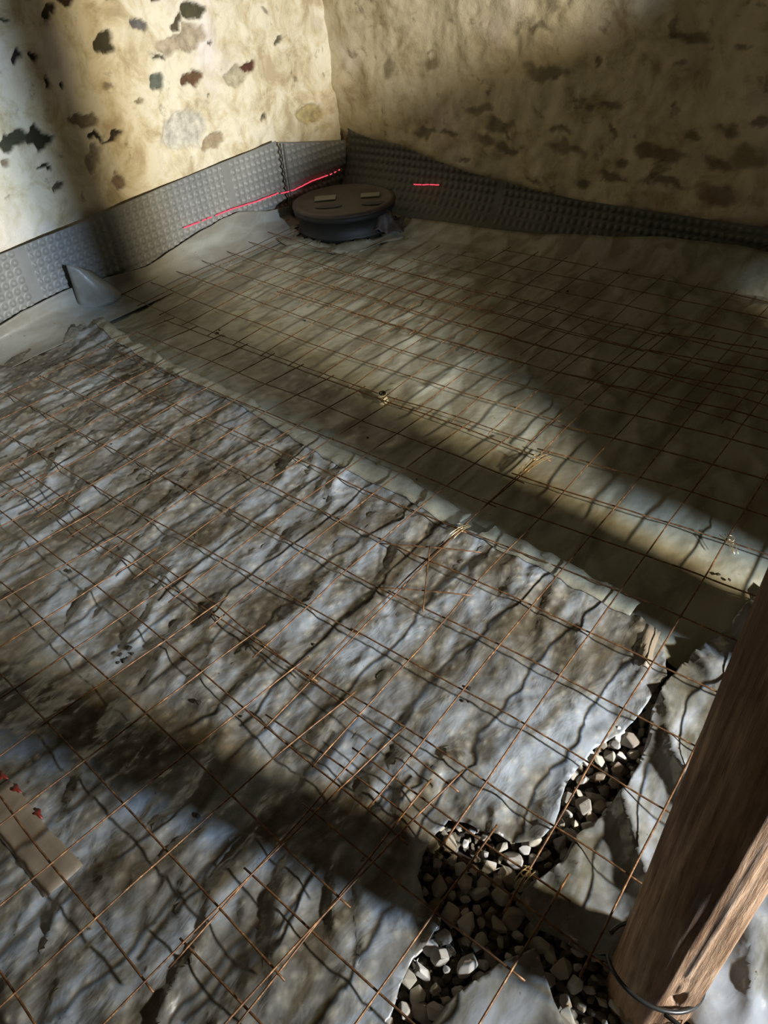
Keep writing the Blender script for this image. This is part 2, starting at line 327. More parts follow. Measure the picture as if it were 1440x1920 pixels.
for q, (u, v_) in enumerate([(6, 1457), (32, 1481), (72, 1527)]):
    c0 = fl(u, v_, ZP); V = []; F = []
    for k in range(14):
        a = k*math.tau/14; rr = (.085+.035*math.sin(3*a+q)); x = c0[0]+math.cos(a)*rr*1.1; y = c0[1]+math.sin(a)*rr*.5
        V.append((x*S, y*S, (float(H_main(np.array(x), np.array(y)))+.02)*S))
    V.append((c0[0]*S, c0[1]*S, (float(H_main(np.array(c0[0]), np.array(c0[1])))+.025)*S)); F = [(k, (k+1) % 14, 14) for k in range(14)]
    o = solid(mesh_obj('red_mark', V, F, m), .0006, 1)
    tag(o, ['red paint blot on the plastic, the one at the left picture edge', 'largest red paint blot on the plastic near the left picture edge', 'red paint blot nearest the rusty wire at the left'][q], 'paint mark')

# ------------------------------------------------------------------ dimpled membrane along the walls
dz = .245
def dimple(a, z, flats):
    fa = (a/dz) % 1-.5; fz = (z/dz) % 1-.5; d = np.sqrt(fa**2+fz**2)
    k = sm((.40-d)/.16)
    for f0, f1 in flats: k = k*np.where((a > f0) & (a < f1), 0, 1)
    return k*.075
def interp(x, P): return np.interp(x, [p[0] for p in P], [p[1] for p in P])
def memb_left(name, y0, y1, top, botz, lean, parent, flats, matl):
    st = .035; na = int((y1-y0)/st)+1; nz = 74
    Y = np.linspace(y0, y1, na); T = np.linspace(0, 1, nz); Yg, Tg = np.meshgrid(Y, T)
    zt = interp(Yg, top); zb = interp(Yg, botz); Zg = zb+(zt-zb)*Tg
    D = dimple(Yg, Zg, flats)*(Tg < .985)
    X = XW+.22+lean(Yg, Zg)+D+(fbm(Yg*.5, Zg*.3, 8)-.5)*.12
    V = np.stack([X*S, Yg*S, Zg*S], -1).reshape(-1, 3)
    return solid(mesh_obj(name, V, grid_faces(na, nz), matl, parent), .002)
root = empty('dimpled_membrane', (XW*S, 3*S, 0)); tag(root, 'grey dimpled damp proofing strip standing along the left wall with a red laser line', 'membrane')
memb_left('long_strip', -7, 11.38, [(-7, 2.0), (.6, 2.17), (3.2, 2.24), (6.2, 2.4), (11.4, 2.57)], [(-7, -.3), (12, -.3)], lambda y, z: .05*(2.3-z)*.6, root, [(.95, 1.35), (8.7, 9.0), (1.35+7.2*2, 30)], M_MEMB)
memb_left('corner_strip', 11.42, 14.75, [(11.4, 2.52), (12.5, 2.28), (14.8, 1.85)], [(11, -.3), (15, -.3)], lambda y, z: .05*(2.3-z)*.6+.05+.16*(y-11.4)/3.4, root, [], M_MEMB)
V = []; F = []; tube(V, F, [((XW+.53)*S, 11.40*S, z*S) for z in np.linspace(-.1, 2.5, 12)], .004, 6); mesh_obj('overlap_edge', V, F, M_MEMB2, root)
# right wall strip
rtop = [(-8.95, 2.30), (-8.6, 2.2), (-7.6, 2.02), (-6.5, 1.95), (-5, 1.62), (-3.5, 1.35), (-1, 1.12), (1, .98), (4, 1.0), (7, 1.02), (14, 1.05)]
foot = [(-9.3, 1.5), (-4.5, 1.45), (-2, 1.3), (1.6, .8), (4, .15), (14, .1)]
st = .04; na = int((13.5+8.9)/st)+1; nz = 56
Xg, Tg = np.meshgrid(np.linspace(-8.9, 13.5, na), np.linspace(0, 1, nz)); zt = interp(Xg, rtop); Zg = -.3+(zt+.3)*Tg
Yg = yw(Xg)-.22-interp(Xg, foot)*np.clip((1-Tg), 0, 1)**2.2-dimple(Xg, Zg, [(-2.2, -1.9)])*.45+(fbm(Xg*.5, Zg*.4, 18)-.5)*.12
V = np.stack([Xg*S, Yg*S, Zg*S], -1).reshape(-1, 3)
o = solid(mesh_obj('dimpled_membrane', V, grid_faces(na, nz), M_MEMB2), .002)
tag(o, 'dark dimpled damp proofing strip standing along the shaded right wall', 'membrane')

# floor sheet turned up against the walls
def upturn_left():
    ys = np.linspace(-7, 11.3, 150); T = np.linspace(0, 1, 22); Yg, Tg = np.meshgrid(ys, T)
    tz = .55+.16*np.sin(Yg*.9)+.2*sm((Yg-4.6)/1.2)-.25*sm((Yg-8.8)/1.5)
    X = -7.9-1.16*sm(Tg*1.25)+.05*(fbm(Yg*1.5, Tg*3, 55)-.5); Z = -.17+(tz+.17)*np.clip(Tg-.25, 0, 1)**1.5/.65+(fbm(Yg*.9, Tg*2, 51)-.5)*.1*Tg
    V = np.stack([X*S, Yg*S, Z*S], -1).reshape(-1, 3)
    r = empty('sheet_upturn', (-8.4*S, 3*S, 0)); tag(r, 'grey plastic sheet turned up against the foot of the left wall strip', 'plastic sheet')
    solid(mesh_obj('turned_edge', V, [f[::-1] for f in grid_faces(150, 22)], M_UP, r), .001)
    # folded ear standing against the wall
    A = onpl(124, 497, (1, 0, 0), -8.95); B_ = fl(152, 586, -.05); C_ = fl(236, 551, -.02); D_ = onpl(168, 505, (1, 0, 0), -9.1)
    V = []; n = 14
    for j in range(n):
        for i in range(n):
            s, t = i/(n-1), j/(n-1)
            p = (A*(1-s)+D_*s)*(1-t)+(B_*(1-s)+C_*s)*t; p = p+np.array([.42*math.sin(math.pi*s)*math.sin(math.pi*t*.6+.5), 0, 0.02*math.sin(5*s)]); V.append(tuple(p*S))
    solid(mesh_obj('folded_ear', V, grid_faces(n, n), M_UP, r), .001)
upturn_left()
xs = np.linspace(-4.7, 13.5, 130); T = np.linspace(0, 1, 16); Xg, Tg = np.meshgrid(xs, T)
yb = yw(Xg)-.45-interp(Xg, foot)
tz = np.interp(Xg, [-5, 0, 4, 13], [0, .05, .42, .5])
Yg = yb-1.9+1.95*Tg; Zg = -.22+(tz+.3)*np.clip(Tg-.15, 0, 1)**1.8/.74+(fbm(Xg*.7, Tg*2, 71)-.5)*.14
V = np.stack([Xg*S, Yg*S, Zg*S], -1).reshape(-1, 3)
o = solid(mesh_obj('sheet_upturn', V, grid_faces(130, 16), M_FAR), .001); tag(o, 'olive plastic sheet rising to the foot of the shaded right wall strip', 'plastic sheet')

# laser light on the strips, modelled as thin self-glowing tubes
m, nt, b = mat('red_laser_glow'); b.inputs['Base Color'].default_value = (.6, .02, .05, 1); b.inputs['Emission Color'].default_value = (1, .07, .12, 1); b.inputs['Emission Strength'].default_value = 1.25
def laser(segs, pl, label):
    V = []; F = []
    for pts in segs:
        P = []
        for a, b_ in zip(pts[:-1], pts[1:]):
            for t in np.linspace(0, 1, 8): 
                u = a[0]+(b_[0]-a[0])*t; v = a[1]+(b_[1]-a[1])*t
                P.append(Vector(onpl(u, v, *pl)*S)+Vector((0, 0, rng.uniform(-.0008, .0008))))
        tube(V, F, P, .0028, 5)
    o = mesh_obj('laser_glow_tube', V, F, m); tag(o, label, 'laser line')
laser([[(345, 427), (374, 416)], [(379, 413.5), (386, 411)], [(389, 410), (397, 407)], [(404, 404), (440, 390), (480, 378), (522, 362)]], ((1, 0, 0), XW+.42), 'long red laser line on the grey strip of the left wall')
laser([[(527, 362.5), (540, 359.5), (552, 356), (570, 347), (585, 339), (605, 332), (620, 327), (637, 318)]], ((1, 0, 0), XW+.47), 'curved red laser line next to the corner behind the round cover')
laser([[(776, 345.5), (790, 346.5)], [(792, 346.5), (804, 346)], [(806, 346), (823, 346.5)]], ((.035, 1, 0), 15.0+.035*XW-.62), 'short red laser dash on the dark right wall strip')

# ------------------------------------------------------------------ welded wire mesh
def fitgrid(P, z, order=2):
    A = []; B_ = []
    for i, j, u, v in P:
        q = fl(u, v, z); t = [1, i, j]+([i*i, i*j, j*j] if order == 2 else []); A.append(t); B_.append(q[:2])
    co, *_ = np.linalg.lstsq(np.array(A, float), np.array(B_), rcond=None)
    def f(i, j): return np.array([1, i, j]+([i*i, i*j, j*j] if order == 2 else []))@co
    return f
WR = .0020
def wire(f, i0, j0, i1, j1, z, parent, name, seed, r=WR):
    n = max(4, int(max(abs(i1-i0), abs(j1-j0))*5)); V = []; F = []; P = []
    for k in range(n+1):
        t = k/n; p = f(i0+(i1-i0)*t, j0+(j1-j0)*t)
        zz = z+float(fbm(np.array(p[0]*.5), np.array(p[1]*.5), 5)-.5)*.10
        w1 = (float(vnoise(np.array(t*n*.12), np.array(seed*1.7), seed))-.5)*.05
        P.append(((p[0]+(w1 if i0 == i1 else 0))*S, (p[1]+(w1 if j0 == j1 else 0))*S, zz*S))
    tube(V, F, P, r, 6); return mesh_obj(name, V, F, M_WIRE, parent)
def mesh_sheet(label, f, irange, jrange, z, seed, ext=(.25, .25), jlim=None, ilim=None, rad=WR):
    i0, i1 = irange; j0, j1 = jrange; c = f((i0+i1)/2, (j0+j1)/2)
    r = empty('wire_mesh', (c[0]*S, c[1]*S, z*S)); tag(r, label, 'wire mesh')
    for j in range(j0, j1+1):
        a, b_ = (i0, i1) if not ilim else ilim(j)
        wire(f, a-.15, j, b_+.15, j, z-.015, r, 'cross_wire', seed+j, rad)
    for i in range(i0, i1+1):
        a, b_ = (j0, j1) if not jlim else jlim(i)
        wire(f, i, a-ext[0], i, b_+ext[1], z+.015, r, 'long_wire', seed+50+i, rad)
    return r
A_, B2, C2, D2, E2, G2, Z_, Y_, X_ = 0, 1, 2, 3, 4, 5, -1, -2, -3
PM = [(-4, A_, 232, 715), (-3, A_, 282, 737), (-2, A_, 332, 760), (-1, A_, 384, 784), (0, A_, 443, 807), (1, A_, 502, 832), (2, A_, 564, 862), (3, A_, 633, 893), (4, A_, 702, 926), (5, A_, 777, 961), (6, A_, 867, 991),
 (-3, B2, 212, 770), (-2, B2, 265, 795), (-1, B2, 320, 821), (0, B2, 377, 849), (1, B2, 436, 876), (2, B2, 500, 907), (3, B2, 567, 937), (4, B2, 638, 976), (5, B2, 715, 1015), (6, B2, 809, 1050),
 (-2, C2, 195, 835), (-1, C2, 247, 862), (0, C2, 305, 891), (1, C2, 364, 922), (2, C2, 430, 954), (3, C2, 496, 989), (4, C2, 570, 1029), (5, C2, 646, 1072), (6, C2, 740, 1112),
 (-2, D2, 124, 880), (-1, D2, 172, 909), (0, D2, 230, 941), (1, D2, 287, 972), (2, D2, 354, 1010), (3, D2, 420, 1047), (4, D2, 495, 1091), (5, D2, 571, 1138), (6, D2, 661, 1188),
 (0, E2, 152, 996), (1, E2, 212, 1031), (2, E2, 274, 1070), (3, E2, 341, 1112), (4, E2, 415, 1160), (5, E2, 495, 1211), (6, E2, 582, 1268),
 (2, Z_, 627, 822), (3, Z_, 690, 850), (4, Z_, 762, 880), (5, Z_, 837, 912), (6, Z_, 917, 943), (0, Y_, 560, 740), (1, Y_, 620, 765), (2, Y_, 682, 787), (3, Y_, 745, 812), (4, Y_, 817, 840), (5, Y_, 892, 866), (6, Y_, 975, 892),
 (1, X_, 672, 732), (2, X_, 735, 756), (3, X_, 797, 779), (4, X_, 865, 802), (5, X_, 937, 830)]
PM2 = [(6, A_, 872, 991), (7, A_, 955, 1030), (8, A_, 1053, 1064), (9, A_, 1160, 1110), (10, A_, 1280, 1162), (6, B2, 812, 1048), (7, B2, 901, 1090), (8, B2, 997, 1135), (9, B2, 1107, 1187), (10, B2, 1231, 1240),
 (6, C2, 745, 1110), (7, C2, 836, 1160), (8, C2, 938, 1210), (9, C2, 1047, 1269), (10, C2, 1175, 1335), (11, C2, 1268, 1386), (6, D2, 666, 1186), (7, D2, 768, 1237), (8, D2, 870, 1296), (9, D2, 982, 1361), (10, D2, 1115, 1432), (11, D2, 1245, 1515),
 (6, E2, 594, 1265), (7, E2, 690, 1325), (8, E2, 795, 1391), (9, E2, 907, 1467), (10, E2, 1032, 1550), (11, E2, 1190, 1645), (6, G2, 507, 1350), (7, G2, 609, 1412), (8, G2, 715, 1492), (9, G2, 833, 1573), (10, G2, 967, 1672), (11, G2, 1118, 1785),
 (7, Z_, 1010, 970), (8, Z_, 1107, 1002), (9, Z_, 1210, 1040), (10, Z_, 1320, 1084), (6, Y_, 977, 890), (7, Y_, 1057, 916), (8, Y_, 1151, 947), (9, Y_, 1257, 977), (6, X_, 1020, 845), (7, X_, 1110, 869), (8, X_, 1197, 892), (9, X_, 1297, 922), (10, X_, 1410, 957),
 (6, -4, 1065, 805), (7, -4, 1145, 822), (8, -4, 1240, 845), (9, -4, 1337, 871), (10, -4, 1437, 897), (6, -5, 1105, 761), (7, -5, 1190, 779)]
PN = [(0, 0, 165, 968), (1, 0, 221, 1009), (2, 0, 272, 1050), (3, 0, 340, 1091), (4, 0, 407, 1140), (5, 0, 480, 1192), (6, 0, 555, 1253), (7, 0, 645, 1318), (8, 0, 737, 1390), (9, 0, 843, 1470),
 (0, 1, 78, 1018), (1, 1, 127, 1060), (2, 1, 185, 1102), (3, 1, 243, 1150), (4, 1, 307, 1200), (5, 1, 381, 1260), (6, 1, 462, 1329), (7, 1, 547, 1402), (8, 1, 645, 1485), (9, 1, 745, 1572),
 (1, 2, 30, 1117), (2, 2, 84, 1167), (3, 2, 139, 1216), (4, 2, 205, 1272), (5, 2, 275, 1339), (6, 2, 358, 1419), (7, 2, 438, 1493), (8, 2, 533, 1584), (3, 3, 27, 1287), (4, 3, 92, 1363), (5, 3, 163, 1436), (6, 3, 237, 1514), (7, 3, 315, 1604), (8, 3, 411, 1707), (9, 3, 516, 1820),
 (5, 4, 25, 1537), (6, 4, 100, 1624), (7, 4, 181, 1725), (8, 4, 275, 1843), (7, 5, 33, 1858)]
PN2 = [(0, 0, 677, 1415), (1, 0, 787, 1491), (2, 0, 912, 1580), (3, 0, 1050, 1675), (0, 1, 581, 1518), (1, 1, 692, 1606), (0, 2, 474, 1648), (1, 2, 585, 1743), (2, 2, 717, 1854), (2, 1, 812, 1716)]
PF = [(0, 0, 229, 552), (0, -1, 280, 527), (0, -2, 330, 506), (0, -3, 375, 485), (0, -7, 532, 417), (1, 0, 272, 570), (1, -1, 320, 546), (1, -2, 365, 522), (1, -3, 407, 505), (2, 0, 317, 589), (2, -1, 360, 564), (2, -2, 407, 540),
 (3, 0, 357, 609), (3, -1, 405, 581), (3, -2, 455, 554), (4, -1, 450, 597), (4, -2, 497, 572), (4, -3, 545, 546), (5, 0, 452, 644), (5, -1, 497, 616), (5, -2, 545, 587), (6, 0, 502, 660), (6, -1, 545, 634),
 (9, -1, 715, 682), (10, -1, 767, 701), (11, -1, 837, 725), (12, -1, 895, 744), (13, -1, 970, 766), (14, -1, 1042, 790), (14, 0, 1005, 832), (14, -2, 1087, 752), (13, -2, 1015, 731), (12, -2, 942, 712), (13, 0, 930, 809), (12, 0, 852, 781)]
fM = fitgrid(PM, 0); fM2 = fitgrid(PM2, .02); fN = fitgrid(PN, .05); fN2 = fitgrid(PN2, .03, 1); fF = fitgrid(PF, 0)
fG0 = fl(805, 461, .05)[:2]; gA = fl(1440, 811, .05)[:2]; gB = fl(527, 550, .05)[:2]
gd = (gA-gB)/np.linalg.norm(gA-gB); gn = np.array([-gd[1], gd[0]])
fG = lambda i, j: gB+gd*i*1.0+gn*(-j)*1.0
mesh_sheet('rusty welded wire mesh lying in the middle, its ends just under the near mesh', fM, (-6, 6), (-3, 4), .0, 1, jlim=lambda i: (-3, 4))
mesh_sheet('rusty welded wire mesh at right crossing the gravel gap and running behind the post', fM2, (6, 12), (-9, 5), .03, 100, jlim=lambda i: (-9, 5) if i < 11 else (-9, 5))
mesh_sheet('rusty welded wire mesh nearest the camera at bottom left', fN, (-3, 9), (0, 6), .09, 200, ilim=lambda j: (-3+j//2, 9 if j < 4 else 8), jlim=lambda i: (0, 6))
mesh_sheet('rusty welded wire mesh at the bottom edge, reaching over the gravel', fN2, (0, 3), (0, 3), .05, 300, ilim=lambda j: (0, 3))
mesh_sheet('rusty welded wire mesh at the far left in front of the round cover', fF, (0, 14), (-6, 0), .02, 400, jlim=lambda i: (-7 if i < 2 else -6, 0), ilim=lambda j: (0, 14), rad=.0017)
mesh_sheet('rusty welded wire mesh farthest right along the shaded wall', fG, (0, 19), (-6, 0), .08, 500, jlim=lambda i: (-3 if i < 2 else (-5 if i < 4 else -6), 0), ilim=lambda j: (max(0, -j*1-2) if j < -2 else 0, 19), rad=.0017)

# loose wires
r = empty('loose_wires', tuple(fl(795, 1080, .1)*S)); tag(r, 'three crossed loose wire pieces lying on the mesh near its doubled wire', 'wire offcuts')
for (a, b_, z0, z1) in [((712, 1019), (903, 1036), .22, .2), ((806, 1024), (793, 1147), .26, .16), ((704, 1101), (887, 1117), .18, .15)]:
    V = []; F = []; p, q = fl(*a, z0), fl(*b_, z1); P = [p+(q-p)*t+np.array([0, 0, .02*math.sin(3*t)]) for t in np.linspace(0, 1, 7)]
    tube(V, F, [tuple(x*S) for x in P], .0017, 6); mesh_obj('wire_piece', V, F, M_WIRE, r)
def tie(u, v, label, n=3, sz=.22, ang=.9):
    V = []; F = []; c = fl(u, v, .06)
    for k in range(n):
        a = ang+rng.uniform(-.2, .2); d = np.array([math.cos(a), math.sin(a), 0]); s_ = np.array([-d[1], d[0], 0]); off = s_*(k-(n-1)/2)*.05
        P = [c+off+d*sz*(t-.5)*2+np.array([0, 0, .05*math.sin(math.pi*t)]) for t in np.linspace(0, 1, 7)]
        tube(V, F, [tuple(x*S) for x in P], .0011, 5)
    P = [c+np.array([.05*math.cos(t), .05*math.sin(t), .02+.015*t]) for t in np.linspace(0, 9, 24)]; tube(V, F, [tuple(x*S) for x in P], .0011, 5)
    tag(mesh_obj('tie_wire', V, F, M_TIE), label, 'tie wire')
tie(862, 997, 'twisted tie wire at the top end of the doubled long wire in the middle', 3, .25, 1.5)
tie(1003, 868, 'bundle of tie wire where four mesh corners meet', 5, .4, 1.5)
tie(1368, 1020, 'tie wire with shiny end beside the timber post', 3, .25, -.8)
tie(985, 1643, 'tie wire above the gravel gap', 3, .12, 1.5)
# small spacer clip and dropped bits
m, nt, b = mat('milky_plastic'); b.inputs['Base Color'].default_value = (.55, .52, .4, 1); b.inputs['Roughness'].default_value = .4; M_MILK = m
m, nt, b = mat('dark_debris'); b.inputs['Base Color'].default_value = (.02, .015, .01, 1); b.inputs['Roughness'].default_value = .9; M_DEB = m
c = fl(718, 748, -.1); r = empty('spacer_clip', tuple(c*S)); tag(r, 'small milky plastic spacer clip beneath the mesh wires', 'spacer clip')
V = []; F = []
for z_, rr in ((-.1, .13), (.12, .12), (.14, .07), (.0, .06)):
    for k in range(16): a = k*math.tau/16; V.append(((c[0]+rr*math.cos(a))*S, (c[1]+rr*math.sin(a))*S, (c[2]+z_)*S))
for q in range(3):
    for k in range(16): F.append((q*16+k, q*16+(k+1) % 16, q*16+16+(k+1) % 16, q*16+16+k))
F.append(tuple(range(48, 64))); mesh_obj('clip_body', V, F, M_MILK, r)
V = []; F = []; tube(V, F, [((c[0]+.07*math.cos(a))*S, (c[1]+.07*math.sin(a))*S, (c[2]+.16)*S) for a in np.linspace(0, 5.6, 14)], .003, 5); mesh_obj('clip_ring', V, F, M_DEB, r)
def rock(seed, flat=1.0):
    r_ = random.Random(seed); bm = bmesh.new()
    for _ in range(16):
        v = Vector((r_.gauss(0, 1), r_.gauss(0, 1), r_.gauss(0, 1))).normalized(); v *= r_.uniform(.82, 1.05)
        bm.verts.new((v.x*r_.uniform(.95, 1.15), v.y*.8, v.z*.62*flat))
    g = bmesh.ops.convex_hull(bm, input=bm.verts[:]); bmesh.ops.delete(bm, geom=[e for e in g['geom_interior'] if isinstance(e, bmesh.types.BMVert)], context='VERTS')
    bmesh.ops.bevel(bm, geom=bm.edges[:], offset=.07, segments=2, affect='EDGES', profile=.6)
    me = bpy.data.meshes.new('gravel_stone'); bm.to_mesh(me); bm.free(); me.materials.append(M_STONE); return me
ROCKS = [rock(k) for k in range(14)]
# scattered dark crumbs on the sheet
crumbs = [(121, 767, .05), (243, 761, .06), (172, 785, .05), (176, 782, .04), (212, 840, .04), (262, 650, .05), (407, 628, .09), (420, 634, .07), (412, 622, .06), (132, 1076, .08), (234, 1240, .08), (245, 1222, .07), (228, 1232, .06), (222, 1244, .05), (250, 1230, .05), (240, 1236, .04),
 (348, 1243, .06), (377, 1328, .07), (1064, 548, .06), (572, 603, .06), (380, 1030, .05), (368, 1010, .06), (1345, 1082, .07), (1366, 1092, .05), (300, 732, .03), (375, 744, .04), (590, 1212, .05), (880, 1296, .06), (868, 1320, .04), (610, 940, .03), (455, 1350, .03), (372, 1533, .06), (361, 1809, .06), (1440-560, 1322, .03), (690, 823, .05), (782, 906, .04), (1025, 1050, .03)]
spots_ = []
for k, (u, v, s_) in enumerate(crumbs):
    s_ *= .75
    p = fl(u, v, ZP); z = float(max(H_main(np.array(p[0]), np.array(p[1])), H_far(np.array(p[0]), np.array(p[1])))) if p[1] > 1 else float(H_main(np.array(p[0]), np.array(p[1])))
    me = ROCKS[k % 14].copy() if k < 6 else spots_[k % 6]
    if k < 6: me.materials.clear(); me.materials.append(M_DEB); spots_.append(me)
    o = bpy.data.objects.new('dirt_crumb', me); COL.objects.link(o); o.location = (p[0]*S, p[1]*S, (z+s_*.3)*S); o.scale = (s_*S, s_*S, s_*S); o.rotation_euler = (rng.uniform(-.4, .4), 0, rng.uniform(0, 6))
    if u < 270 and 1210 < v < 1260: lb, gr = 'dark dirt crumb in the small cluster on the plastic at lower left', 'clustered dirt crumbs at lower left'
    elif u < 280 and v < 900: lb, gr = 'dark dirt crumb on the crinkled plastic near the left wall', 'dirt crumbs near the left wall'
    elif 380 < u < 440 and v < 660: lb, gr = 'dark dirt crumb by the doubled wires in front of the left wall', 'dirt crumbs by the doubled wires'
    elif u > 1300: lb, gr = 'dark dirt crumb on the smooth sheet left of the timber post', 'dirt crumbs beside the post'
    elif k in (18,): lb, gr = 'single dark crumb on the shaded far right plastic', None
    elif k in (19,): lb, gr = 'single dark crumb on the far plastic in front of the round chamber', None
    elif v > 1500: lb, gr = 'dark dirt crumb on the plastic under the nearest mesh, bottom left', 'dirt crumbs under the nearest mesh'
    else: lb, gr = 'dark dirt crumb in the middle of the wire covered plastic', 'dirt crumbs in the middle of the floor'
    tag(o, lb, 'dirt crumb', gr)

# ------------------------------------------------------------------ gravel in the gap
gap = px([(1230, 1290), (1222, 1380), (1190, 1480), (1160, 1520), (1110, 1560), (1090, 1640), (1020, 1700), (1020, 1740), (1180, 1830), (1300, 1960), (1200, 2060), (700, 2060), (690, 1900), (740, 1780), (740, 1600), (820, 1500), (900, 1520), (980, 1560), (1000, 1540), (1050, 1440), (1160, 1350)], -.35)
gx = [p[0] for p in gap]; gy = [p[1] for p in gap]; GAP = np.array(gap)
def scatter(n, dmin, seed):
    r_ = random.Random(seed); out = []; t = 0
    while len(out) < n and t < 60000:
        t += 1; p = (r_.uniform(min(gx), max(gx)), r_.uniform(min(gy), max(gy)))
        if not inside(np.array([p]), GAP)[0]: continue
        if all((p[0]-q[0])**2+(p[1]-q[1])**2 > dmin*dmin for q in out): out.append(p)
    return out
top = scatter(299, .15, 4)
for k, (x, y) in enumerate(top):
    o = bpy.data.objects.new('gravel_stone', ROCKS[k % 14]); COL.objects.link(o); s_ = .062+.11*rng.random()**1.4
    o.location = (x*S, y*S, (-.36+rng.uniform(0, .10))*S); o.scale = (s_*S,)*3; o.rotation_euler = (rng.uniform(-.7, .7), rng.uniform(-.7, .7), rng.uniform(0, 6.28))
    u, v = pj((x, y, -.3))
    if v < 1590 and u > 985: lb, gr = 'angular gravel stone in the narrow crack leading up towards the post', 'gravel stones in the narrow crack'
    elif v < 1670: lb, gr = 'pale lit gravel stone at the top of the wide gap, below the sheet edge', 'gravel stones in the lit top of the wide gap'
    elif u < 850 and v > 1760: lb, gr = 'lit gravel stone at the bottom edge, left of the torn flap', 'gravel stones left of the torn flap'
    elif u > 1010 and v > 1740: lb, gr = 'gravel stone between the torn flap and the foot of the post', 'gravel stones between flap and post'
    else: lb, gr = 'dim gravel stone in the shaded middle of the wide gap, above the torn flap', 'gravel stones in the shaded middle of the gap'
    tag(o, lb, 'stone', gr)
bm = bmesh.new()
for k, (x, y) in enumerate(scatter(900, .10, 9)):
    s_ = rng.uniform(.06, .10); mt = Matrix.Translation((x*S, y*S, (-.49+rng.uniform(0, .05))*S)) @ Matrix.Rotation(rng.uniform(0, 6.28), 4, 'Z') @ Matrix.Rotation(rng.uniform(-.7, .7), 4, 'X') @ Matrix.Scale(s_*S, 4)
    n0 = len(bm.verts); bm.from_mesh(ROCKS[k % 14]); bm.verts.ensure_lookup_table()
    bmesh.ops.transform(bm, matrix=mt, verts=bm.verts[n0:])
me = bpy.data.meshes.new('gravel_bed'); bm.to_mesh(me); bm.free(); me.materials.clear(); me.materials.append(M_STONE2)
o = bpy.data.objects.new('gravel_bed', me); COL.objects.link(o); tag(o, 'bed of small dark gravel below the larger stones in the gap', 'gravel', kind='stuff')

# ------------------------------------------------------------------ round cover
m, nt, b = mat('dark_cover_top'); v = coords(nt); c = ramp(nt, noise(nt, v, 9, 6), [(.3, (.03, .02, .014)), (.7, (.065, .046, .03))]); L(nt, c, b.inputs['Base Color']); b.inputs['Roughness'].default_value = .6; M_LID = m
m, nt, b = mat('black_pipe'); b.inputs['Base Color'].default_value = (.012, .012, .009, 1); b.inputs['Roughness'].default_value = .6; M_PIPE = m
m, nt, b = mat('pale_label'); b.inputs['Base Color'].default_value = (.2, .19, .15, 1); M_LAB = m
mc = np.array([-6.75, 11.75]); r = empty('manhole', (mc[0]*S, mc[1]*S, -.2*S)); tag(r, 'round black inspection chamber with brown lid in the corner of the walls', 'manhole')
def lathe(name, prof, matl, par, n=96, jit=0):
    V = []; F = []
    for (rr, z) in prof:
        for k in range(n): a = k*math.tau/n; q = rr*(1+jit*math.sin(9*a+z*20)); V.append(((mc[0]+q*math.cos(a))*S, (mc[1]+q*math.sin(a))*S, z*S))
    for q in range(len(prof)-1):
        for k in range(n): F.append((q*n+k, q*n+(k+1) % n, (q+1)*n+(k+1) % n, (q+1)*n+k))
    F.append(tuple(range((len(prof)-1)*n, len(prof)*n))); return mesh_obj(name, V, F, matl, par, True)
lathe('pipe', [(1.66, -.45), (1.66, -.1), (1.69, -.08), (1.69, 0), (1.66, .02), (1.66, .5), (1.76, .52), (1.80, .56), (1.80, .70), (1.74, .72)], M_PIPE, r)
lathe('lid', [(1.70, .66), (1.80, .69), (1.83, .73), (1.81, .80), (1.72, .83), (1.62, .83), (1.58, .79), (1.2, .80), (.3, .81)], M_LID, r)
for k, ((u, v_), wx, wy) in enumerate([((610, 372), .62, .28), ((694, 366), .55, .24)]):
    q = fl(u, v_, .83); d1 = np.array([.784, .62]); d1 /= np.linalg.norm(d1); d2 = np.array([-d1[1], d1[0]]); V = []
    for z_ in (.825, .855):
        for sx, sy in ((-1, -1), (1, -1), (1, 1), (-1, 1)): p = q[:2]+d1*sx*wx/2*1.2+d2*sy*wy*.9; V.append((p[0]*S, p[1]*S, z_*S))
    mesh_obj('label_plate', V, [(3, 2, 1, 0), (4, 5, 6, 7), (0, 1, 5, 4), (1, 2, 6, 5), (2, 3, 7, 6), (3, 0, 4, 7)], M_LAB, r, False)
    V = []; q2 = fl(u+6, v_+15, .82)
    n = 20
    for z_, k2 in ((.815, 1), (.83, 1)):
        for t in range(n): a = t*math.tau/n; p = q2[:2]+d1*math.cos(a)*wx*.75+d2*math.sin(a)*wy*.7; V.append((p[0]*S, p[1]*S, z_*S))
    mesh_obj('grip_recess_disc', V, [tuple(range(n, 2*n))]+[(t, (t+1) % n, n+(t+1) % n, n+t) for t in range(n)], M_PIPE, r, False)  # raised black disc drawn in place of a recess in the lid
